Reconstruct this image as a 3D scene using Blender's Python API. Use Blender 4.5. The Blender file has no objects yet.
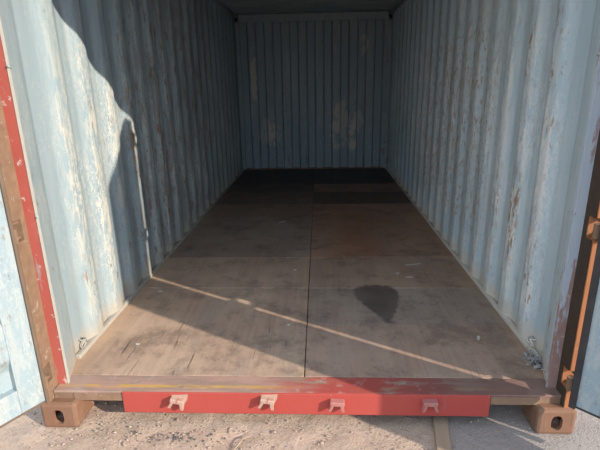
import bpy, bmesh, math, random
from mathutils import Vector, Matrix
random.seed(7)
S = bpy.context.scene
COL = S.collection

# ------------------------------------------------------------------ camera
cam_d = bpy.data.cameras.new('camera'); cam = bpy.data.objects.new('camera', cam_d); COL.objects.link(cam)
cam_d.sensor_width = 36; cam_d.lens = 460.577 * 36 / 600; cam_d.clip_start = .02; cam_d.clip_end = 500
yaw, pitch, roll = -0.0455545, 0.2957735, -0.0192887
fw = Vector((math.sin(yaw)*math.cos(pitch), math.cos(yaw)*math.cos(pitch), -math.sin(pitch)))
r0 = Vector((math.cos(yaw), -math.sin(yaw), 0)); u0 = r0.cross(fw)
rt = math.cos(roll)*r0 + math.sin(roll)*u0; up = rt.cross(fw)
M = Matrix((rt, up, -fw)).transposed().to_4x4(); M.translation = (0.08858, -1.75915, 1.51890)
cam.matrix_world = M
S.camera = cam

# ------------------------------------------------------------------ light
SUN = Vector((1.0, -0.5875, 0.487)).normalized()      # direction towards the sun
W = bpy.data.worlds.new('world'); S.world = W; W.use_nodes = True
wn = W.node_tree.nodes; wn.clear()
bg = wn.new('ShaderNodeBackground'); bg.inputs['Color'].default_value = (.68, .81, 1.0, 1)      # clear, even blue sky
bg.inputs['Strength'].default_value = 1.85
wo = wn.new('ShaderNodeOutputWorld')
W.node_tree.links.new(bg.outputs[0], wo.inputs[0])
sd = bpy.data.lights.new('sun', 'SUN'); sd.energy = 6.2; sd.color = (1.0, .90, .78); sd.angle = math.radians(.53)
so = bpy.data.objects.new('sun', sd); COL.objects.link(so)
so.rotation_euler = SUN.to_track_quat('Z', 'Y').to_euler(); so.location = SUN*12
vs = S.view_settings
vs.view_transform = 'Standard'; vs.look = 'None'; vs.gamma = 1; vs.use_curve_mapping = False
vs.exposure = 0.0

# ------------------------------------------------------------------ material helper
class NT:
    def __init__(s, name, rough=.6, metal=0., spec=.3):
        s.m = bpy.data.materials.new(name); s.m.use_nodes = True
        s.t = s.m.node_tree; s.n = s.t.nodes; s.n.clear()
        s.out = s.n.new('ShaderNodeOutputMaterial'); s.b = s.n.new('ShaderNodeBsdfPrincipled')
        s.t.links.new(s.b.outputs[0], s.out.inputs[0])
        s.b.inputs['Roughness'].default_value = rough; s.b.inputs['Metallic'].default_value = metal
        s.b.inputs['Specular IOR Level'].default_value = spec
        s.tc = s.n.new('ShaderNodeTexCoord').outputs['Object']
    def put(s, sock, v):
        if isinstance(v, bpy.types.NodeSocket): s.t.links.new(v, sock)
        elif isinstance(v, (tuple, list)) and len(v) == 3 and sock.type == 'RGBA': sock.default_value = (*v, 1)
        else: sock.default_value = v
    def noise(s, scale=(1,1,1), sc=1., detail=4, rough=.55, dist=0., off=(0,0,0), out='Fac'):
        mp = s.n.new('ShaderNodeMapping'); s.t.links.new(s.tc, mp.inputs[0])
        mp.inputs['Scale'].default_value = scale; mp.inputs['Location'].default_value = off
        n = s.n.new('ShaderNodeTexNoise'); s.t.links.new(mp.outputs[0], n.inputs['Vector'])
        n.inputs['Scale'].default_value = sc; n.inputs['Detail'].default_value = detail
        n.inputs['Roughness'].default_value = rough; n.inputs['Distortion'].default_value = dist
        return n.outputs[out]
    def xyz(s):
        x = s.n.new('ShaderNodeSeparateXYZ'); s.t.links.new(s.tc, x.inputs[0]); return x.outputs
    def math(s, op, a, b=0., c=0., clamp=False):
        m = s.n.new('ShaderNodeMath'); m.operation = op; m.use_clamp = clamp
        for i, v in enumerate((a, b, c)): s.put(m.inputs[i], v)
        return m.outputs[0]
    def step(s, v, a, b, lo=0., hi=1.):
        m = s.n.new('ShaderNodeMapRange'); m.interpolation_type = 'SMOOTHSTEP'
        s.put(m.inputs[0], v); s.put(m.inputs[1], a); s.put(m.inputs[2], b); s.put(m.inputs[3], lo); s.put(m.inputs[4], hi)
        return m.outputs[0]
    def mul(s, *a):
        r = a[0]
        for v in a[1:]: r = s.math('MULTIPLY', r, v)
        return r
    def mix(s, f, a, b, mode='MIX'):
        m = s.n.new('ShaderNodeMix'); m.data_type = 'RGBA'; m.blend_type = mode
        s.put(m.inputs[0], f); s.put(m.inputs[6], a); s.put(m.inputs[7], b); return m.outputs[2]
    def line(s, v, w):                       # thin curly lines where a noise crosses one half
        return s.step(s.math('ABSOLUTE', s.math('SUBTRACT', v, .5)), w, w*.3)
    def attr(s, name):
        a = s.n.new('ShaderNodeAttribute'); a.attribute_type = 'OBJECT'; a.attribute_name = name; return a.outputs
    def bump(s, h, strength=.3, dist=.01):
        b = s.n.new('ShaderNodeBump'); b.inputs['Strength'].default_value = strength; b.inputs['Distance'].default_value = dist
        s.t.links.new(h, b.inputs['Height']); s.t.links.new(b.outputs[0], s.b.inputs['Normal'])
    def done(s, col, rough=None):
        s.put(s.b.inputs['Base Color'], col)
        if rough is not None: s.put(s.b.inputs['Roughness'], rough)
        return s.m

def wall_paint(name, kind):
    """pale blue container paint, rubbed to cream on the ridges, rust spots and runs"""
    t = NT(name, .5, 0, .35); X, Y, Z = t.xyz()
    seed = {'left': 0, 'right': 11, 'back': 23, 'plain': 41}[kind]; o = (seed, seed*1.7, seed*.6)
    g = {'right': 1.9, 'left': 1.12, 'back': 1.05, 'plain': 1.12}[kind]  # right wall's paint is lifted to stand in for light missing there
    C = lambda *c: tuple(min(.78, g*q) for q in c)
    base = t.mix(t.noise((1,1,.5), 1.6, 4, off=o), C(.215,.275,.30), C(.265,.33,.35))
    base = t.mix(t.mul(t.step(t.noise((7,7,.45), 1.5, 5, off=o), .45, .75), .40), base, C(.19,.215,.22))   # grimy runs
    base = t.mix(t.mul(t.step(t.noise((5,5,.35), 2.1, 4, off=(o[1],o[0],3)), .52, .75), .5), base, C(.34,.38,.38))
    if kind in ('left', 'right'):
        ridge = t.step(t.math('ABSOLUTE', X), 1.194, 1.178)
        zone = t.step(Z, 2.35, 1.2, .25, 1.)
        zone = t.mul(zone, t.step(Y, .25, .62, .3, 1.))
    elif kind == 'back':
        ridge = t.step(Y, 5.935, 5.905); zone = .35
    else:
        ridge = .35; zone = .6
    zone = t.mul(zone, t.step(t.noise((1,1,1), 1.1, 2, off=(3,o[0],1)), .30, .60, .35, 1.))
    scuff = t.step(t.noise((12,12,2.4), 2.6, 9, .75, .5, off=o), .478 if kind == 'right' else .485, .52 if kind == 'right' else .535)
    scuff = t.mul(scuff, zone, t.math('ADD', t.mul(ridge, .75), .25))
    fine = t.step(t.noise((16,16,9), 4.2, 6, .75, .8, off=(o[0],4,8)), .515, .55)
    fine = t.mul(fine, zone, t.math('ADD', t.mul(ridge, .5), .45), t.step(t.noise((2,2,1), 1.7, 3, off=(1,5,o[0])), .42, .55))
    col = t.mix(scuff, base, t.mix(t.noise((6,6,6), 3., 3), C(.41,.39,.325), C(.46,.45,.40)))
    col = t.mix(fine, col, C(.50,.49,.43))
    # scratches
    sc = t.mul(t.line(t.noise((5.,5.,3.2), 4.2, 2, .5, 1.6, off=(o[0],5,2)), .014), t.step(t.noise((1,1,1), 2.4, 3, off=(9,2,o[0])), .48, .57), zone, .85)
    col = t.mix(sc, col, C(.48,.48,.44))
    # rust: spots and short runs
    rz = t.step(t.noise((1,1,1), .9, 2, off=(o[0],8,1)), .42, .62)
    rs = t.mul(t.step(t.noise((9,9,4.0), 2.9, 7, .72, .3, off=(1,o[0],7)), .575, .62), rz, t.math('ADD', t.mul(ridge, .7), .3))
    if kind == 'right':
        mid = t.mul(t.step(Y, .95, 1.6), t.step(Y, 4.2, 2.6), t.step(Z, 2.3, 1.7), t.step(Z, .3, .6))
        rs = t.math('MAXIMUM', rs, t.mul(t.step(t.noise((15,15,5.0), 3.1, 8, .74, .4, off=(4,2,o[0])), .525, .575), mid, .75))
        col = t.mix(t.mul(t.step(t.noise((6,6,1.2), 2.3, 5, off=(7,3,1)), .46, .66), mid, .45), col, C(.26,.235,.19))
        low = t.mul(t.step(Y, .45, .7), t.step(Y, 1.2, .95), t.step(Z, 1.15, .9), t.step(Z, .45, .65))
        rs = t.math('MAXIMUM', rs, t.mul(t.step(t.noise((14,14,5), 2.4, 7, .72, .3, off=(3,8,1)), .50, .55), low, ridge))
    if kind == 'left':
        interior = t.mul(t.step(Y, 1.0, 1.5), t.step(Y, 4.6, 3.2))  # brown grime and rust streaks over the wall's middle length
        col = t.mix(t.mul(t.step(t.noise((6,6,1.), 2.3, 5, off=(7,3,1)), .44, .64), interior, .5), col, (.15,.125,.10))
        rs = t.math('MAXIMUM', rs, t.mul(t.step(t.noise((10,10,3.), 2.6, 7, .72, .3, off=(5,8,2)), .54, .60), interior, .8))
    col = t.mix(t.mul(rs, .85), col, t.mix(t.noise((20,20,20), 2., 3), C(.10,.045,.02), C(.24,.12,.05)))
    if kind == 'back':
        for (cx, cz, rx, rzz) in ((-.72,.78,.20,.26), (.42,.92,.20,.45), (.72,.95,.13,.22), (.62,.65,.10,.25), (-.95,1.6,.06,.5), (.78,2.1,.07,.18)):
            d = t.math('ADD', t.math('POWER', t.math('DIVIDE', t.math('SUBTRACT', X, cx), rx), 2.), t.math('POWER', t.math('DIVIDE', t.math('SUBTRACT', Z, cz), rzz), 2.))
            d = t.math('ADD', d, t.mul(t.math('SUBTRACT', t.noise((5,5,3), 2.2, 6, .65), .5), 4.5))
            col = t.mix(t.mul(t.step(d, .7, .2), .85, t.math('ADD', t.mul(ridge, .4), .6)), col, (.58,.52,.42))
    if kind in ('left', 'right'):            # crusty, pale foot of the sheet above the floor
        f = t.mul(t.step(t.math('ADD', Z, t.mul(t.noise((4,4,2), 3., 5), -.22)), .20, .09), .8)
        col = t.mix(f, col, C(.34,.30,.245))
    t.bump(t.math('ADD', t.noise((2,2,.6), 2., 3), t.mul(scuff, .15)), .12, .01)
    return t.done(col, t.math('ADD', t.mul(scuff, .25), .48))

def rust_paint(name, paint, paint2, rust_amt, bare=(.20,.13,.09), bare2=(.34,.24,.17), scale=1., streak=(6,6,1.2), chips=.75, low=None):
    t = NT(name, .6, 0, .3)
    p = t.mix(t.noise((1,1,1), 5.*scale, 4), paint, paint2)
    r = t.mix(t.noise((1,1,1), 22.*scale, 5), bare, bare2)
    n = t.noise(streak, 2.2*scale, 8, .7, .3)
    if low is not None: n = t.math('ADD', n, t.step(t.xyz()[2], low[0], low[1], low[2], 0.))
    msk = t.step(n, .62-.35*rust_amt, .70-.35*rust_amt)
    col = t.mix(msk, p, r)
    chip = t.mul(t.step(t.noise((1,1,1), 16*scale, 6, .7), .60, .66), chips)
    col = t.mix(chip, col, (.62,.55,.50))
    t.bump(t.math('ADD', t.noise((1,1,1), 30, 4), msk), .25, .004)
    return t.done(col, t.math('ADD', t.mul(msk, .25), .55))

MAT = {}
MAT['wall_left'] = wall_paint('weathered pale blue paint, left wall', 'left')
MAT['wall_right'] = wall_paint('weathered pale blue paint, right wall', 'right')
MAT['wall_back'] = wall_paint('weathered pale blue paint, end wall', 'back')
MAT['blue'] = wall_paint('weathered pale blue paint', 'plain')
MAT['red'] = rust_paint('faded red paint', (.40,.085,.065), (.45,.125,.10), .18, (.30,.20,.19), (.42,.30,.29), 1.3)
MAT['red_front'] = rust_paint('red sill paint', (.37,.056,.043), (.40,.072,.056), .0, chips=.0)
MAT['rust'] = rust_paint('rusty brown steel', (.27,.16,.10), (.22,.13,.085), .75, (.15,.085,.055), (.31,.20,.125), chips=.3)
MAT['post_rust_lit'] = rust_paint('rusted post steel, orange of the sun strip painted in', (.42,.17,.075), (.36,.14,.06), .3, (.22,.10,.05), (.40,.18,.085), chips=.1)  # rust pushed towards orange to stand in for sun on the post front
MAT['casting'] = rust_paint('rust-brown cast steel', (.24,.125,.075), (.20,.105,.065), .4, (.14,.078,.05), (.29,.165,.105), chips=.3)
MAT['post_blue'] = rust_paint('blue-grey post paint, rubbed through', (.40,.47,.53), (.46,.50,.55), .22, (.27,.155,.13), (.36,.25,.225), 1.5, low=(.25, .95, .17), chips=.4)
MAT['dark_steel'] = rust_paint('dark underframe steel', (.05,.045,.04), (.07,.06,.05), .5, (.06,.04,.03), (.10,.07,.05))

t = NT('black rubber gasket', .75, 0, .2)
MAT['rubber'] = t.done(t.mix(t.noise((1,1,1), 18, 4), (.022,.022,.024), (.075,.065,.058)))
t = NT('rusty rubber gasket', .75, 0, .2)
MAT['rubber_rusty'] = t.done(t.mix(t.noise((1,1,.5), 14, 5), (.10,.07,.05), (.20,.14,.095)))

# sill top: worn red, ochre line, brown
t = NT('worn sill steel', .6, 0, .3); X, Y, Z = t.xyz()
n1 = t.noise((1.2,6,1), 3., 6, .65); n2 = t.noise((2,9,1), 4., 6, .7, off=(5,2,1))
col = t.mix(t.step(n1, .42, .58), (.28,.195,.15), (.39,.235,.19))
yy = t.math('ADD', Y, t.mul(t.math('SUBTRACT', n2, .5), .03))
och = t.mul(t.step(yy, .062, .070), t.step(yy, .092, .084), t.step(X, .45, -.5, .25, 1.), t.step(n2, .38, .5))
col = t.mix(och, col, (.50,.29,.09))
redp = t.mul(t.step(t.math('ADD', X, t.mul(n2, .4)), -.05, .35), t.step(n1, .36, .50), t.step(X, 1.1, .6, .4, 1.))
col = t.mix(redp, col, t.mix(t.step(X, .2, .8), (.36,.07,.055), (.20,.065,.055)))
col = t.mix(t.mul(t.step(t.noise((1,1,1), 20, 7, .75), .56, .64), .4), col, (.44,.34,.28))
col = t.mix(t.mul(t.step(X, .35, .95), .65), col, t.mix(n2, (.11,.065,.055), (.20,.12,.095)))  # browner right end, with the shade there deepened in the colour
corner = t.step(t.math('ADD', t.math('ABSOLUTE', X), t.mul(n2, .1)), 1.06, 1.10)
col = t.mix(t.mul(corner, t.noise((1,1,1), 45, 4), t.step(X, 0., .5, 1., .35)), col, (.38,.28,.235))
t.bump(n1, .25, .004)
MAT['sill'] = t.done(col)

# plywood
t = NT('worn plywood', .62, 0, .3); X, Y, Z = t.xyz(); tint = t.attr('tint')
g = t.noise((26,1.1,1), 1.6, 6, .65, .25)
lo = t.noise((1.2,1.2,1), 2.2, 5)
col = t.mix(t.step(g, .25, .75), (.30,.215,.17), (.39,.285,.22))
col = t.mix(t.mul(t.step(lo, .40, .68), .6), col, (.46,.35,.27))
col = t.mix(t.mul(t.step(t.noise((3,.8,1), 2.4, 5, off=(4,7,0)), .5, .75), .6), col, (.27,.23,.205))
col = t.mix(t.mul(t.step(t.noise((1.5,1.5,1), 3.6, 7, .72, off=(14,7,0)), .47, .66), .62), col, (.15,.115,.095))
crack = t.mul(t.step(t.noise((30,1.4,1), 1.9, 4, .6, .6, off=(2,9,0)), .60, .64), t.step(t.noise((1.6,1.6,1), 2., 3, off=(2,1,0)), .46, .58), t.step(Y, 1.0, .5, .12, .9), t.step(X, .15, -.15, .25, 1.))
col = t.mix(t.mul(crack, .75), col, (.05,.038,.03))
sw = t.math('MULTIPLY', Y, 1.)
edge = t.mul(t.step(t.math('ADD', t.math('ABSOLUTE', X), t.mul(lo, .25)), 1.17, 1.32), .6)
col = t.mix(edge, col, (.44,.31,.21))
col = t.mix(t.step(t.noise((1,1,1), 60, 2), .70, .76, 0, .5), col, (.44,.38,.31))
speck = t.mul(t.step(t.noise((2,1,1), 42, 4, .7, off=(6,6,6)), .62, .68), .55)
col = t.mix(speck, col, (.10,.075,.06))
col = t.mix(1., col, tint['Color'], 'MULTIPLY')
# rust-red wear on the bay behind
rw = t.mul(t.step(t.math('ADD', t.math('ABSOLUTE', t.math('SUBTRACT', X, .42)), t.mul(t.noise((2,1,1), 3., 5), .4)), .55, .22), t.step(Y, 1.5, 2.1), t.step(Y, 3.5, 3.0), .5)
col = t.mix(rw, col, (.28,.125,.06))
# oil stain, an upturned triangle
nx = t.math('SUBTRACT', t.noise((14,14,1), 1.6, 7, .7), .5)
w = t.step(Y, .64, 1.08, .02, .150)
ax = t.math('ABSOLUTE', t.math('SUBTRACT', X, t.step(Y, .70, 1.1, .492, .462)))
top = t.math('ADD', t.math('ADD', Y, t.mul(nx, .16)), t.mul(t.math('POWER', ax, 2.), 3.))
st = t.mul(t.step(t.math('SUBTRACT', t.math('ADD', ax, t.mul(nx, .10)), w), .016, -.022), t.step(top, 1.255, 1.205), t.step(t.math('ADD', Y, t.mul(nx, .1)), .675, .70))
col = t.mix(t.mul(st, t.step(lo, .3, .7, .62, .88)), col, (.075,.056,.049))
t.bump(t.math('ADD', g, t.mul(crack, -1.)), .35, .004)
MAT['ply'] = t.done(col, t.math('ADD', t.mul(g, .3), .42))

# ground
t = NT('dirt and broken concrete', .9, 0, .2); X, Y, Z = t.xyz()
lo = t.noise((1,1,1), 1.7, 5); hi = t.noise((1,1,1), 26, 7, .7); gr = t.noise((1,1,1), 130, 3)
dirt = t.mix(lo, (.42,.31,.235), (.51,.385,.295)); dirt = t.mix(t.step(hi, .55, .68, 0, .55), dirt, (.26,.19,.145))
dirt = t.mix(t.step(gr, .56, .70, 0, .5), dirt, (.55,.45,.36))
conc = t.mix(t.noise((1,1,1), 5, 6), (.26,.22,.195), (.38,.33,.295)); conc = t.mix(t.step(hi, .56, .70, 0, .45), conc, (.15,.135,.12))
k = t.step(t.math('ADD', X, t.mul(t.math('SUBTRACT', t.noise((1,1,1), 4, 5), .5), .5)), .48, .72)
t.bump(t.math('ADD', hi, t.mul(gr, .4)), .55, .02)
MAT['ground'] = t.done(t.mix(k, dirt, conc))
def simple(name, a, b, sc=20, rough=.8):
    t = NT(name, rough, 0, .2); return t.done(t.mix(t.noise((1,1,1), sc, 4), a, b))
MAT['painted_shade'] = simple('black-brown grime', (.035,.026,.020), (.085,.060,.042), 30)  # dark tone standing in for shade on the right post's side
MAT['stone'] = simple('grey-brown stone', (.30,.225,.17), (.46,.37,.29), 40)
MAT['stone_dark'] = simple('dark grey stone', (.07,.068,.068), (.15,.14,.135), 40)
t = NT('weathered plank wood', .8, 0, .2); MAT['plank'] = t.done(t.mix(t.noise((30,1.5,30), 1.5, 6), (.22,.155,.105), (.44,.33,.235)))
MAT['scrap'] = simple('pale chip', (.46,.41,.35), (.56,.51,.45), 30)
MAT['straw'] = simple('dry twig', (.30,.23,.16), (.42,.33,.24), 30)
MAT['edge'] = simple('bare cream steel edge', (.36,.33,.28), (.46,.43,.385), 25)
t = NT('dusty cobweb fluff', .95, 0, .1); MAT['fluff'] = t.done(t.mix(t.noise((1,1,1), 30, 5), (.30,.295,.30), (.46,.45,.45)))
MAT['bare'] = rust_paint('keeper, paint scraped to primer', (.40,.25,.19), (.46,.31,.24), .2, (.35,.08,.06), (.38,.14,.10), 2., chips=.2)
MAT['keeper_red'] = rust_paint('keeper, faded red', (.38,.13,.115), (.42,.18,.155), .1, chips=.2)

# ------------------------------------------------------------------ mesh helpers
def link(name, me, mat, parent=None, loc=(0,0,0), rotz=0.):
    o = bpy.data.objects.new(name, me); COL.objects.link(o)
    if mat is not None and not me.materials: me.materials.append(mat)
    o.location = loc; o.rotation_euler = (0,0,rotz)
    if parent is not None: o.parent = parent
    return o
def empty(name, loc=(0,0,0), rotz=0.):
    o = bpy.data.objects.new(name, None); COL.objects.link(o); o.location = loc; o.rotation_euler = (0,0,rotz); o.empty_display_size = .1; return o
def tag(o, label, cat, group=None, kind=None):
    o['label'] = label; o['category'] = cat
    if group: o['group'] = group
    if kind: o['kind'] = kind
    return o
def bm_mesh(bm, name, smooth=False):
    bmesh.ops.recalc_face_normals(bm, faces=bm.faces)
    me = bpy.data.meshes.new(name); bm.to_mesh(me); bm.free()
    if smooth:
        for p in me.polygons: p.use_smooth = True
    return me
def box(bm, a, b, bev=0.):
    x0,y0,z0 = a; x1,y1,z1 = b
    v = [bm.verts.new(c) for c in ((x0,y0,z0),(x1,y0,z0),(x1,y1,z0),(x0,y1,z0),(x0,y0,z1),(x1,y0,z1),(x1,y1,z1),(x0,y1,z1))]
    fs = [bm.faces.new([v[i] for i in f]) for f in ((0,3,2,1),(4,5,6,7),(0,1,5,4),(1,2,6,5),(2,3,7,6),(3,0,4,7))]
    if bev > 0:
        es = {e for f in fs for e in f.edges}
        bmesh.ops.bevel(bm, geom=list(es), offset=bev, segments=2, affect='EDGES', profile=.5)
    return bm
def boxes(name, lst, mat, parent=None, bev=0., **k):
    bm = bmesh.new()
    for a, b in lst: box(bm, a, b, bev)
    return link(name, bm_mesh(bm, name), mat, parent, **k)
def prism(name, poly, axis, lo, hi, mat, parent=None, bev=0.):
    """polygon in the two other axes, pulled along axis"""
    bm = bmesh.new()
    def P(q, h):
        a, b = q
        return {'x': (h,a,b), 'y': (a,h,b), 'z': (a,b,h)}[axis]
    v0 = [bm.verts.new(P(q, lo)) for q in poly]; v1 = [bm.verts.new(P(q, hi)) for q in poly]
    bm.faces.new(v0); bm.faces.new(v1[::-1])
    for i in range(len(poly)):
        j = (i+1) % len(poly); bm.faces.new((v0[i], v0[j], v1[j], v1[i]))
    if bev: bmesh.ops.bevel(bm, geom=list(bm.edges), offset=bev, segments=2, affect='EDGES', profile=.5)
    return link(name, bm_mesh(bm, name), mat, parent)
def tube(bm, pts, r, n=8):
    pts = [Vector(p) for p in pts]; rings = []
    for i, p in enumerate(pts):
        d = (pts[min(i+1,len(pts)-1)] - pts[max(i-1,0)]).normalized()
        a = d.orthogonal().normalized(); b = d.cross(a)
        if rings:                                       # keep the rings from twisting
            a = (pa - d*pa.dot(d)).normalized(); b = d.cross(a)
        pa = a
        rings.append([bm.verts.new(p + r*(math.cos(2*math.pi*k/n)*a + math.sin(2*math.pi*k/n)*b)) for k in range(n)])
    for i in range(len(rings)-1):
        for k in range(n): bm.faces.new((rings[i][k], rings[i][(k+1)%n], rings[i+1][(k+1)%n], rings[i+1][k]))
    bm.faces.new(rings[0][::-1]); bm.faces.new(rings[-1])
def sheet(name, prof, place, t, mat, parent=None, cuts=None, **k):
    """a bent steel sheet: prof = points (s, d) along the sheet; place(s, d, h) -> xyz; thickness t is added to d; cuts = heights"""
    bm = bmesh.new(); hs = cuts
    A = [[bm.verts.new(place(s, d, h)) for h in hs] for s, d in prof]
    B = [[bm.verts.new(place(s, d+t, h)) for h in hs] for s, d in prof]
    n = len(prof); m = len(hs)
    for i in range(n-1):
        for j in range(m-1):
            bm.faces.new((A[i][j], A[i+1][j], A[i+1][j+1], A[i][j+1])); bm.faces.new((B[i][j], B[i][j+1], B[i+1][j+1], B[i+1][j]))
        bm.faces.new((A[i][0], B[i][0], B[i+1][0], A[i+1][0])); bm.faces.new((A[i][-1], A[i+1][-1], B[i+1][-1], B[i][-1]))
    for j in range(m-1):
        bm.faces.new((A[0][j], A[0][j+1], B[0][j+1], B[0][j])); bm.faces.new((A[-1][j], B[-1][j], B[-1][j+1], A[-1][j+1]))
    return link(name, bm_mesh(bm, name), mat, parent, **k)
def soften(prof, r):
    """round the bends of a profile"""
    out = [prof[0]]
    for i in range(1, len(prof)-1):
        p, q, s = Vector(prof[i-1]), Vector(prof[i]), Vector(prof[i+1])
        a, b = (p-q), (s-q); k = min(r, a.length*.45, b.length*.45)
        A = q + a.normalized()*k; B = q + b.normalized()*k
        out += [tuple(A), tuple((A+B)/2*.5 + q*.5), tuple(B)]
    return out + [prof[-1]]

FZ = .165                 # floor top
CZ = 2.555                # ceiling
L = 5.90                  # end wall
IN, OUT = 1.175, 1.204    # ridge and valley of the side sheets

# ------------------------------------------------------------------ ground
def ground():
    import numpy as np
    rng = np.random.default_rng(3)
    def axis(a, b, st, far):
        c = list(np.arange(a, b+1e-6, st)); g = st; x = c[0]; lo = []
        while x > -far: g *= 1.35; x -= g; lo.append(x)
        g = st; x = c[-1]; hi = []
        while x < far: g *= 1.35; x += g; hi.append(x)
        return np.array(lo[::-1] + c + hi)
    xs = axis(-1.9, 2.1, .016, 70); ys = axis(-.9, .5, .016, 70)
    Xg, Yg = np.meshgrid(xs, ys, indexing='ij')
    z = np.zeros_like(Xg)
    for k in range(60):
        f = rng.uniform(2, 60); a = rng.uniform(0, 6.28); ph = rng.uniform(0, 6.28)
        z += .012/(f**.6)*.26*np.sin(f*(Xg*np.cos(a)+Yg*np.sin(a))+ph)
    rough = np.clip((.75-Xg)/.4, .25, 1)
    z = (z + rng.normal(0, .0006, z.shape)) * rough
    near = (np.abs(Xg) < 3) & (np.abs(Yg) < 8)
    z = np.where(near, z, z*.3) - .016
    v = np.stack([Xg, Yg, z], -1).reshape(-1, 3); nx, ny = Xg.shape
    i = np.arange(nx-1)[:, None]*ny + np.arange(ny-1)[None]
    f = np.stack([i, i+ny, i+ny+1, i+1], -1).reshape(-1, 4)
    me = bpy.data.meshes.new('ground'); me.from_pydata(v.tolist(), [], f.tolist())
    for p in me.polygons: p.use_smooth = True
    return link('ground', me, MAT['ground'])
tag(ground(), 'trodden brown dirt and grey concrete in front of the steel container', 'ground', kind='structure')

# ------------------------------------------------------------------ floor of plywood sheets
fl = tag(empty('floor', (0,0,0)), 'worn dark plywood sheet floor inside the blue container', 'floor', kind='structure')
boxes('subfloor', [((-1.19, .16, .10), (1.19, 5.95, .132))], MAT['dark_steel'], fl)
SEAM = .008
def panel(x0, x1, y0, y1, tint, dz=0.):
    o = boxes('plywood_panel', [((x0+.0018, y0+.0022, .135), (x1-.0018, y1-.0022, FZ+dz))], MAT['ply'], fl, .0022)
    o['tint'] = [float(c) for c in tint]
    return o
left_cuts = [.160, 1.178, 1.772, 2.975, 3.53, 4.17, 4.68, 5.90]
left_tint = [(1.12,1.05,.98), (1.08,1.02,.96), (.78,.76,.76), (.78,.70,.66), (.50,.47,.47), (.36,.35,.37), (.24,.24,.26)]  # own sheet tones; rear ones also carry a painted fall-off of light
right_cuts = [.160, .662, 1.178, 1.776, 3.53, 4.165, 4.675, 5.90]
right_tint = [(.98,.90,.86), (.86,.87,.88), (.95,.86,.80), (.92,.74,.64), (.34,.32,.32), (.80,.64,.58), (.24,.24,.26)]  # sheet tones again, light fall-off at the rear painted in
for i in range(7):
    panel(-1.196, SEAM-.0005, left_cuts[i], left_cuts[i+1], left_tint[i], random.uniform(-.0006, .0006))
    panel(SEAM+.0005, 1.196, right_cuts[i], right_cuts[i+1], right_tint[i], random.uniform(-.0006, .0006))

# ------------------------------------------------------------------ corrugated side walls, end wall, roof
def side_profile(sh):
    p = [(.096, 1.128), (.272, 1.183), (.315, OUT), (.432+sh, OUT)]; y = .432+sh
    while y + .278 < 5.80:
        p += [(y+.068, IN), (y+.138, IN), (y+.206, OUT), (y+.278, OUT)]; y += .278
    p = [q for i, q in enumerate(p) if i == 0 or q != p[i-1]]
    return soften(p + [(5.955, OUT)], .014)
ZC = [.13 + i*(CZ+.01-.13)/8 for i in range(9)]
for side, s in (('left', -1), ('right', 1)):
    w = tag(empty('wall_%s' % side), 'corrugated pale blue steel wall on the %s, %s' % (side, 'front part in full sun' if s < 0 else 'streaked with rust and cream scuffs'), 'wall', kind='structure')
    sheet('corrugated_sheet', side_profile(.012 if s < 0 else 0.), lambda y, d, h, s=s: (s*d, y, h), .004, MAT['wall_'+side], w, ZC)
    boxes('bottom_rail', [((s*1.192, .18, .0+.04), (s*1.216, 5.95, .162))] if s > 0 else [((-1.216, .18, .04), (-1.192, 5.95, .162))], MAT['rust'], w, .003)
    a, b = sorted((s*1.165, s*1.219)); boxes('top_rail', [((a, .10, CZ-.055), (b, 5.95, CZ+.02))], MAT['blue'], w, .004)
    a, b = sorted((s*1.170, s*1.200)); boxes('base_strip', [((a, .30, .150), (b, 5.90, .186))], MAT['wall_'+side], w, .006)
    # lashing ring low on the wall, and lashing bars between post flange and sheet
    bm = bmesh.new(); c = Vector((s*1.183, .405 if s > 0 else .375, .208))
    tube(bm, [c + Vector((-s*.010*math.sin(k/12*6.283), .025*math.cos(k/12*6.283), .025*math.sin(k/12*6.283))) for k in range(13)], .004)
    tube(bm, [c + Vector((s*.026, -.012, .027)), c + Vector((-s*.004, -.012, .027)), c + Vector((-s*.004, .012, .027)), c + Vector((s*.026, .012, .027))], .004)
    link('lashing_ring', bm_mesh(bm, 'lashing_ring', True), MAT['wall_'+side], w)

w = tag(empty('wall_back'), 'dark blue corrugated steel end wall at the far end of the container', 'wall', kind='structure')
prof = []; x = -1.206; k = 0
xs0 = -.51 - .264*3
prof = [(-1.215, L+.045)]
while xs0 < 1.1:
    if xs0 > -1.2: prof += [(xs0, L+.045), (xs0+.018, L), (xs0+.136, L), (xs0+.154, L+.045)]
    xs0 += .264
prof += [(1.215, L+.045)]
prof = [q for q in prof if q[0] <= 1.215]
sheet('corrugated_sheet', soften(prof, .006), lambda x, d, h: (x, d, h), .004, MAT['wall_back'], w, [.13 + i*(CZ-.10-.13)/6 for i in range(7)])
boxes('top_rail', [((-1.215, L-.012, CZ-.11), (1.215, L+.06, CZ+.02))], MAT['wall_back'], w, .004)
boxes('bottom_rail', [((-1.215, L-.004, .04), (1.215, L+.06, .185))], MAT['rust'], w, .004)
for s in (-1, 1):
    a, b = sorted((s*1.145, s*1.219)); boxes('corner_post', [((a, L-.012, .0), (b, L+.06, CZ+.02))], MAT['wall_back'], w, .006)

prof = [(.02, CZ-.0)]; y = .12
while y < 5.7:
    prof += [(y, CZ), (y+.035, CZ-.0+.022), (y+.105, CZ+.022), (y+.14, CZ)]; y += .209
prof += [(5.96, CZ)]
ro = sheet('ceiling', soften(prof, .006), lambda y, d, h: (h, y, d), .004, MAT['blue'], None, [-1.215 + i*2.43/4 for i in range(5)])
tag(ro, 'shadowed corrugated steel roof over the far end wall', 'ceiling', kind='structure')

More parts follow.
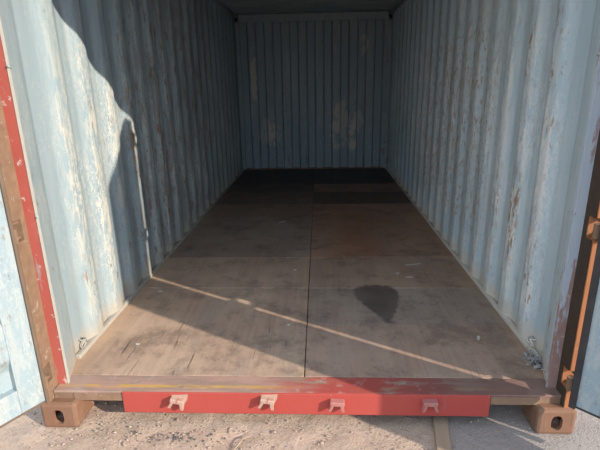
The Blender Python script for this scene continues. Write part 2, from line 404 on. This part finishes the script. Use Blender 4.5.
# ------------------------------------------------------------------ door sill
sl = tag(empty('trim_1', (0,.035,0)), 'red steel door sill with worn top and four latch keepers', 'door sill', kind='structure')
sl.location = (0,0,0)
boxes('sill_plate', [((-1.170, .036, FZ-.012), (1.170, .158, FZ))], MAT['sill'], sl, .003)
boxes('sill_beam', [((-1.06, .046, .112), (1.06, .15, FZ-.012))], MAT['rust'], sl, .004)
boxes('front_lip', [((-1.075, .036, .112), (-.842, .046, FZ-.0125)), ((.855, .036, .112), (1.075, .046, FZ-.0125))], MAT['rust'], sl, .002)
for s_ in (-1, 1):
    a, b = sorted((s_*1.06, s_*1.172)); boxes('end_block', [((a, .040, .105), (b, .10, FZ-.012))], MAT['rust'], sl, .003)
boxes('red_front_plate', [((-.840, .030, .052), (.852, .044, FZ-.001))], MAT['red_front'], sl, .003)
boxes('end_plate', [((-.842, .044, .056), (-.834, .15, .113))], MAT['rust'], sl)
boxes('end_plate', [((.846, .044, .056), (.854, .15, .113))], MAT['rust'], sl)
def keeper(x, z, mat, tilt, patch):
    bm = bmesh.new()
    box(bm, (-.032, -.032, .002), (.034, .002, .024), .004)              # head
    for s in (-1, 1):                                                    # two prongs, splayed
        v = []
        for (yy, zz, xo) in ((-.034, .012, .012), (.002, .012, .012), (.002, -.020, .020), (-.030, -.026, .024)):
            v.append(((s*(xo+.0), yy, zz), (s*(xo+.013), yy, zz)))
        A = [bm.verts.new(q[0]) for q in v]; B = [bm.verts.new(q[1]) for q in v]
        bm.faces.new(A); bm.faces.new(B[::-1])
        for i in range(4): bm.faces.new((A[i], A[(i+1)%4], B[(i+1)%4], B[i]))
    bmesh.ops.rotate(bm, verts=bm.verts, cent=(0,0,0), matrix=Matrix.Rotation(tilt, 3, 'Y'))
    o = link('latch_keeper', bm_mesh(bm, 'latch_keeper'), mat, sl, (x, .030, z))
    if patch:
        bm = bmesh.new(); pts = [(-.030,.030),(.050,.034),(.044,.004),(.026,-.026),(.012,-.004),(-.020,-.008)]
        v0 = [bm.verts.new((a, -.0015, b)) for a, b in pts]; v1 = [bm.verts.new((a, .001, b)) for a, b in pts]
        bm.faces.new(v0); bm.faces.new(v1[::-1])
        for i in range(6): bm.faces.new((v0[i], v0[(i+1)%6], v1[(i+1)%6], v1[i]))
        link('weld_patch', bm_mesh(bm, 'weld_patch'), MAT['bare'], o)
    return o
keeper(-.578, .122, MAT['bare'], .22, True)['label'] = 'keeper scraped to bare primer'
keeper(-.160, .128, MAT['bare'], .18, True)['label'] = 'keeper scraped to bare primer'
keeper(.160, .118, MAT['keeper_red'], .05, False)
keeper(.580, .122, MAT['keeper_red'], -.03, False)

# ------------------------------------------------------------------ corner posts with castings and hinge lugs
HZ = [.262, .952, 1.652, 2.335]
def evaluated_boolean(body, cutters, name):
    for c in cutters:
        m = body.modifiers.new('cut', 'BOOLEAN'); m.operation = 'DIFFERENCE'; m.object = c; m.solver = 'EXACT'
    dg = bpy.context.evaluated_depsgraph_get(); me = bpy.data.meshes.new_from_object(body.evaluated_get(dg)); me.name = name
    for o in [body] + cutters:
        d = o.data; bpy.data.objects.remove(o); bpy.data.meshes.remove(d)
    return me
def oval(bm, c, ax, w, h, d):
    n = 20; ring = []
    for k in range(n):
        a = 2*math.pi*k/n; ca, sa = math.cos(a), math.sin(a)
        e = .72
        p = (math.copysign(abs(ca)**e, ca)*w/2, math.copysign(abs(sa)**e, sa)*h/2); ring.append(p)
    V = []
    for q in (-d, d):
        V.append([bm.verts.new((c[0]+p[0], c[1]+q, c[2]+p[1]) if ax == 'y' else (c[0]+q, c[1]+p[0], c[2]+p[1])) for p in ring])
    bm.faces.new(V[0]); bm.faces.new(V[1][::-1])
    for k in range(n): bm.faces.new((V[0][k], V[0][(k+1)%n], V[1][(k+1)%n], V[1][k]))
def casting_mesh():
    bm = bmesh.new(); box(bm, (-.081, 0, 0), (.081, .178, .118), .015); body = link('body', bm_mesh(bm, 'b'), None)
    bm = bmesh.new(); box(bm, (-.060, .018, .018), (.060, .160, .100)); cav = link('cav', bm_mesh(bm, 'c'), None)
    bm = bmesh.new(); oval(bm, (0, .0, .056), 'y', .047, .066, .04); h1 = link('h1', bm_mesh(bm, 'h1'), None)
    bm = bmesh.new(); oval(bm, (.081, .089, .056), 'x', .079, .051, .04); h2 = link('h2', bm_mesh(bm, 'h2'), None)
    me = evaluated_boolean(body, [cav, h1, h2], 'corner_casting'); me.materials.clear(); me.materials.append(MAT['casting'])
    return me
CAST = casting_mesh()
def post(idx, s):
    side = 'left' if s < 0 else 'right'
    p = tag(empty('trim_%d' % idx), ('sunlit red corner post beside the left door, on a rusty casting' if s < 0 else 'shaded blue-grey corner post beside the right door, on a rusty casting'), 'corner post', kind='structure')
    def bx(name, a, b, mat, bev=.002, parent=p):
        x0, x1 = sorted((s*a[0], s*b[0])); return boxes(name, [((x0, a[1], a[2]), (x1, b[1], b[2]))], mat, parent, bev)
    bx('recess_plate', (1.126, .088, FZ), (1.219, .095, 2.46), MAT['red'] if s < 0 else MAT['post_blue'])
    bx('flange_lip', (1.1235, .086, FZ), (1.1262, .104, 2.46), MAT['edge'] if s < 0 else MAT['post_blue'], .0005)
    xi = 1.174 if s < 0 else 1.168
    bx('post_core', (xi, .060, .118), (1.219, .089, 2.46), MAT['rust'] if s < 0 else MAT['post_rust_lit'])
    # outer bar in front of the recess, notched at every hinge
    zs = [.118] + [q for h in HZ for q in (h-.046, h+.046)] + [2.46]
    for i in range(0, len(zs), 2):
        bx('outer_bar', (xi, .010, zs[i]), (1.219, .060, zs[i+1]), MAT['rust'] if s < 0 else MAT['post_rust_lit'], .002)
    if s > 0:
        for i in range(0, len(zs), 2): bx('side_shade', (1.1645, .014, zs[i]), (1.168, .060, zs[i+1]), MAT['painted_shade'], .0005)  # thin dark plates added as painted shade on the post's side face
        bx('side_shade', (1.1645, .061, .118), (1.168, .088, 2.46), MAT['painted_shade'], .0005)
    for h in HZ:
        for dz in (-.034, .034):
            x0, x1 = sorted((s*1.186, s*1.214))
            o = boxes('hinge_lug', [((x0, -.040, h+dz-.007), (x1, .060, h+dz+.007))], MAT['rust'], p, .003)
    c = link('corner_casting', CAST, None, p, (s*1.141, -.004, -.0165)); c.scale = (s*1.06, 1, 1.16); c['label'] = 'rust-brown corner casting with oval hole'
    for z in (.99, 1.60, 2.15):
        bm = bmesh.new(); tube(bm, [(s*1.118, .082, z+.008), (s*1.128, .112, z+.004), (s*1.204, .150, z-.010)], .0045)
        link('lashing_bar', bm_mesh(bm, 'lashing_bar', True), MAT['blue'], p)
    return p
post(2, -1); post(3, 1)
hd = tag(empty('trim_4'), 'steel header beam over the open container doorway', 'header', kind='structure')
boxes('header_beam', [((-1.219, .010, 2.436), (1.219, .10, CZ+.035))], MAT['blue'], hd, .004)
for s in (-1, 1):
    a, b = sorted((s*1.057, s*1.219)); boxes('corner_casting', [((a, 0, CZ-.08), (b, .178, CZ+.038))], MAT['casting'], hd, .011)

# ------------------------------------------------------------------ doors
def door(name, S0, ang, s, zb, zt, label, gmat, gw):
    """local x from the hinge edge to the free edge, inner face at local y = 0, outside at y = s*thickness"""
    Wd = 1.15; T = .050
    d = tag(empty(name, (S0[0], S0[1], 0), ang), label, 'door', kind='structure')
    def bx(n, a, b, mat, bev=.003, parent=d):
        y0, y1 = sorted((s*a[1], s*b[1])); return boxes(n, [((a[0], y0, a[2]), (b[0], y1, b[2]))], mat, parent, bev)
    bx('stile', (.0, 0, zb), (.105, T, zt), MAT['blue']); bx('stile', (Wd-.105, 0, zb), (Wd, T, zt), MAT['blue'])
    bx('rail', (.105, 0, zb), (Wd-.105, T, zb+.115), MAT['blue']); bx('rail', (.105, 0, zt-.115), (Wd-.105, T, zt), MAT['blue'])
    prof = []; z = zb+.115; n = 5; P = (zt-zb-.23)/n
    for i in range(n):
        prof += [(z, .034), (z+P*.22, .034), (z+P*.36, .004), (z+P*.72, .004), (z+P*.86, .034)]; z += P
    prof += [(z, .034)]
    sheet('corrugated_panel', soften(prof, .012), lambda h, q, x: (x, s*q, h), .003, MAT['blue'], d, [.105 + i*(Wd-.21)/4 for i in range(5)])
    g = .012
    for nm, a, b in (('gasket', (-.006, -g, zb-.008), (gw, .012, zt+.008)), ('gasket', (Wd-gw, -g, zb-.008), (Wd+.006, .012, zt+.008)),
                     ('gasket', (gw, -.004, zb-.004), (Wd-gw, .012, zb+.005)), ('gasket', (gw, -g, zt-gw*.4), (Wd-gw, .012, zt+.006))):
        bx(nm, a, b, gmat, .003)
    for h in HZ:                                        # hinge blade, knuckle and pin
        hb = bx('hinge', (-.020, T-.004, h-.027), (.16, T+.010, h+.027), MAT['rust'])
        bm = bmesh.new(); tube(bm, [(-.030, s*(T+.004), h-.030), (-.030, s*(T+.004), h+.030)], .015, 12)
        link('hinge_pin', bm_mesh(bm, 'hinge_pin'), MAT['rust'], hb)
    for x in (.36, .86):                                # locking bars on the outside
        bm = bmesh.new(); tube(bm, [(x, s*(T+.030), zb-.02), (x, s*(T+.030), zt+.02)], .017, 10); lb = link('locking_bar', bm_mesh(bm, 'locking_bar', True), MAT['blue'], d)
        for z in (zb+.1, zb+.75, zb+1.4, zt-.1): bx('bracket', (x-.05, T, z-.03), (x+.05, T+.05, z+.03), MAT['rust'], .004, lb)
        if x > .5: bx('handle', (x-.42, T+.048, zb+.86), (x, T+.058, zb+.90), MAT['rust'], .003, lb)
    return d
door('door_1', (-1.120, -.088), math.radians(240), -1, .208, 2.462, 'sunlit pale blue container door swung open on the left', MAT['rubber_rusty'], .007)
door('door_2', (1.149, -.064), math.radians(-46), 1, .195, 2.462, 'shaded blue container door with black gasket, open on the right', MAT['rubber'], .020)

# ------------------------------------------------------------------ loose things
def rock_mesh(name, r, flat=.7, sub=1):
    bm = bmesh.new(); bmesh.ops.create_icosphere(bm, subdivisions=sub, radius=r)
    for v in bm.verts: v.co *= random.uniform(.72, 1.2); v.co.z *= flat
    return bm_mesh(bm, name)
pk = boxes('plank', [((-.032, -.55, .0), (.032, .75, .022))], MAT['plank'], None, .003, loc=(.640, .02, -.015), rotz=math.radians(-9))
tag(pk, 'weathered grey plank lying on the ground under the red sill', 'plank')
stones = {}
def stone(x, y, r, dark):
    key = (round(r, 3), dark, random.randrange(3))
    if key not in stones: stones[key] = rock_mesh('stone', r); stones[key].materials.append(MAT['stone_dark' if dark else 'stone'])
    o = link('stone', stones[key], None, None, (x, y, r*.25-.015), random.uniform(0, 6.28)); return o
for k in range(46):
    o = stone(random.gauss(-.60, .10), random.gauss(-.05, .022), random.choice((.003, .0045, .006, .008)), True)
    tag(o, 'small dark stone in the cluster on the dirt below the scraped keepers', 'stone', 'dark stones on the dirt under the sill')
for k in range(40):
    x = random.uniform(-1.2, .5); o = stone(x, random.uniform(-.14, .0), random.choice((.005, .007, .009)), False)
    tag(o, 'small pale brown stone lying on the dirt before the red sill', 'stone', 'pale stones on the dirt before the sill')
def gravel():
    import numpy as np
    rng = np.random.default_rng(5); bm = bmesh.new(); bmesh.ops.create_icosphere(bm, subdivisions=1, radius=1.); bm.verts.ensure_lookup_table()
    bv = np.array([v.co[:] for v in bm.verts]); bf = np.array([[v.index for v in f.verts] for f in bm.faces]); bm.free()
    N = 3800; x = np.concatenate([rng.uniform(-1.8, .65, 3200), rng.uniform(.5, 2., 600)]); y = rng.uniform(-.55, .20, N)
    keep = np.abs(x - .640 - (y-.02)*.158) > .06; x = x[keep]; y = y[keep]; N = len(x)
    r = rng.gamma(2., .0009, N) + .0010
    V = bv[None]*r[:, None, None]*rng.uniform(.7, 1.3, (N, len(bv), 1)); V[..., 2] *= .7
    V += np.stack([x, y, r*.3-.0155], -1)[:, None]
    F = bf[None] + (np.arange(N)*len(bv))[:, None, None]
    me = bpy.data.meshes.new('gravel'); me.from_pydata(V.reshape(-1, 3).tolist(), [], F.reshape(-1, 3).tolist())
    return link('gravel', me, MAT['stone'])
tag(gravel(), 'fine loose gravel scattered over the ground before the container', 'gravel', kind='stuff')
def chip(name, x, y, L_, w_, rz, mat, label, cat, z=FZ):
    bm = bmesh.new(); n = 5; A = []
    for k in range(n):
        t_ = k/(n-1) - .5; ww = w_*(.35 + .65*math.cos(t_*2.6)) * random.uniform(.8, 1.2); zz = .0012 + .004*abs(t_)*random.uniform(.3, 1.)
        A.append([bm.verts.new((t_*L_, a*ww/2, zz + b)) for a, b in ((-1, 0), (1, 0), (1, .002), (-1, .002))])
    for k in range(n-1):
        for j in range(4): bm.faces.new((A[k][j], A[k][(j+1)%4], A[k+1][(j+1)%4], A[k+1][j]))
    bm.faces.new(A[0][::-1]); bm.faces.new(A[-1])
    return tag(link(name, bm_mesh(bm, name), mat, None, (x, y, z), rz), label, cat)
chip('wood_splinter', -.304, 2.79, .085, .030, .5, MAT['scrap'], 'pale splinter farthest back on the dark plywood', 'splinter')
chip('paper_scrap', .807, 1.605, .13, .016, .25, MAT['scrap'], 'long pale scrap on the plywood behind the oil stain', 'scrap')
chip('paint_flake', .735, 1.36, .055, .022, .1, MAT['scrap'], 'pale paint flake on plywood right of the oil stain', 'paint flake')
chip('paint_flake', .66, 1.43, .03, .022, .8, MAT['scrap'], 'tiny pale flake just behind the oil stain', 'paint flake')
chip('wood_splinter', .955, .520, .045, .018, 1.2, MAT['scrap'], 'pale curled splinter on the plywood near the right wall', 'splinter')
chip('paint_flake', -1.02, 1.12, .035, .025, .3, MAT['scrap'], 'pale flake on the floor by the shaded left wall', 'paint flake')
chip('paint_flake', -.105, 1.50, .03, .022, .9, MAT['scrap'], 'pale flake left of the middle floor seam', 'paint flake')
chip('paint_flake', -.10, .66, .022, .02, .2, MAT['scrap'], 'pale flake in the shade near the thin sun streak', 'paint flake')
chip('paint_flake', -.92, .44, .022, .016, .2, MAT['scrap'], 'pale flake on the sunlit plywood by the left wall', 'paint flake')
bm = bmesh.new(); tube(bm, [(-.03,-.055,.004),(-.008,-.01,.008),(.0,.012,.007),(.028,.03,.004)], .003, 6)
tag(link('twig', bm_mesh(bm, 'twig', True), MAT['straw'], None, (-.265, -.075, -.0125)), 'thin bent twig on the dirt below the second keeper', 'twig')
# dusty fluff in the corner between floor, right wall and post
bm = bmesh.new()
for k in range(60):
    c = Vector((1.158 + random.gauss(0, .018), .285 + random.gauss(0, .05), FZ+.003+abs(random.gauss(0, .020)))); c.x = min(c.x, 1.195); r = random.uniform(.004, .013)
    m = Matrix.Translation(c) @ Matrix.Rotation(random.uniform(0, 3.1), 4, random.choice('XYZ')) @ Matrix.Diagonal((1, random.uniform(.4, 1), random.uniform(.2, .5), 1))
    for v in bmesh.ops.create_icosphere(bm, subdivisions=1, radius=r, matrix=m)['verts']: v.co += Vector((random.gauss(0, .0022), random.gauss(0, .0022), random.gauss(0, .0022))); v.co.z = max(v.co.z, FZ+.0008)
for k in range(22):
    c = Vector((1.150 + random.gauss(0, .022), .28 + random.gauss(0, .055), FZ+.004+abs(random.gauss(0, .018)))); c.x = min(c.x, 1.195); pts = [c.copy()]
    for j in range(4):
        c = c + Vector((random.gauss(0, .010), random.gauss(0, .012), random.gauss(0, .008))); c.z = max(FZ+.003, c.z); c.x = min(c.x, 1.198); c.y = max(c.y, .09); pts.append(c.copy())
    tube(bm, pts, random.uniform(.0008, .0018), 5)
tag(link('fluff_clump', bm_mesh(bm, 'fluff_clump', True), MAT['fluff']), 'ragged whitish fluff clump at the foot of the right wall', 'fluff', kind='stuff')
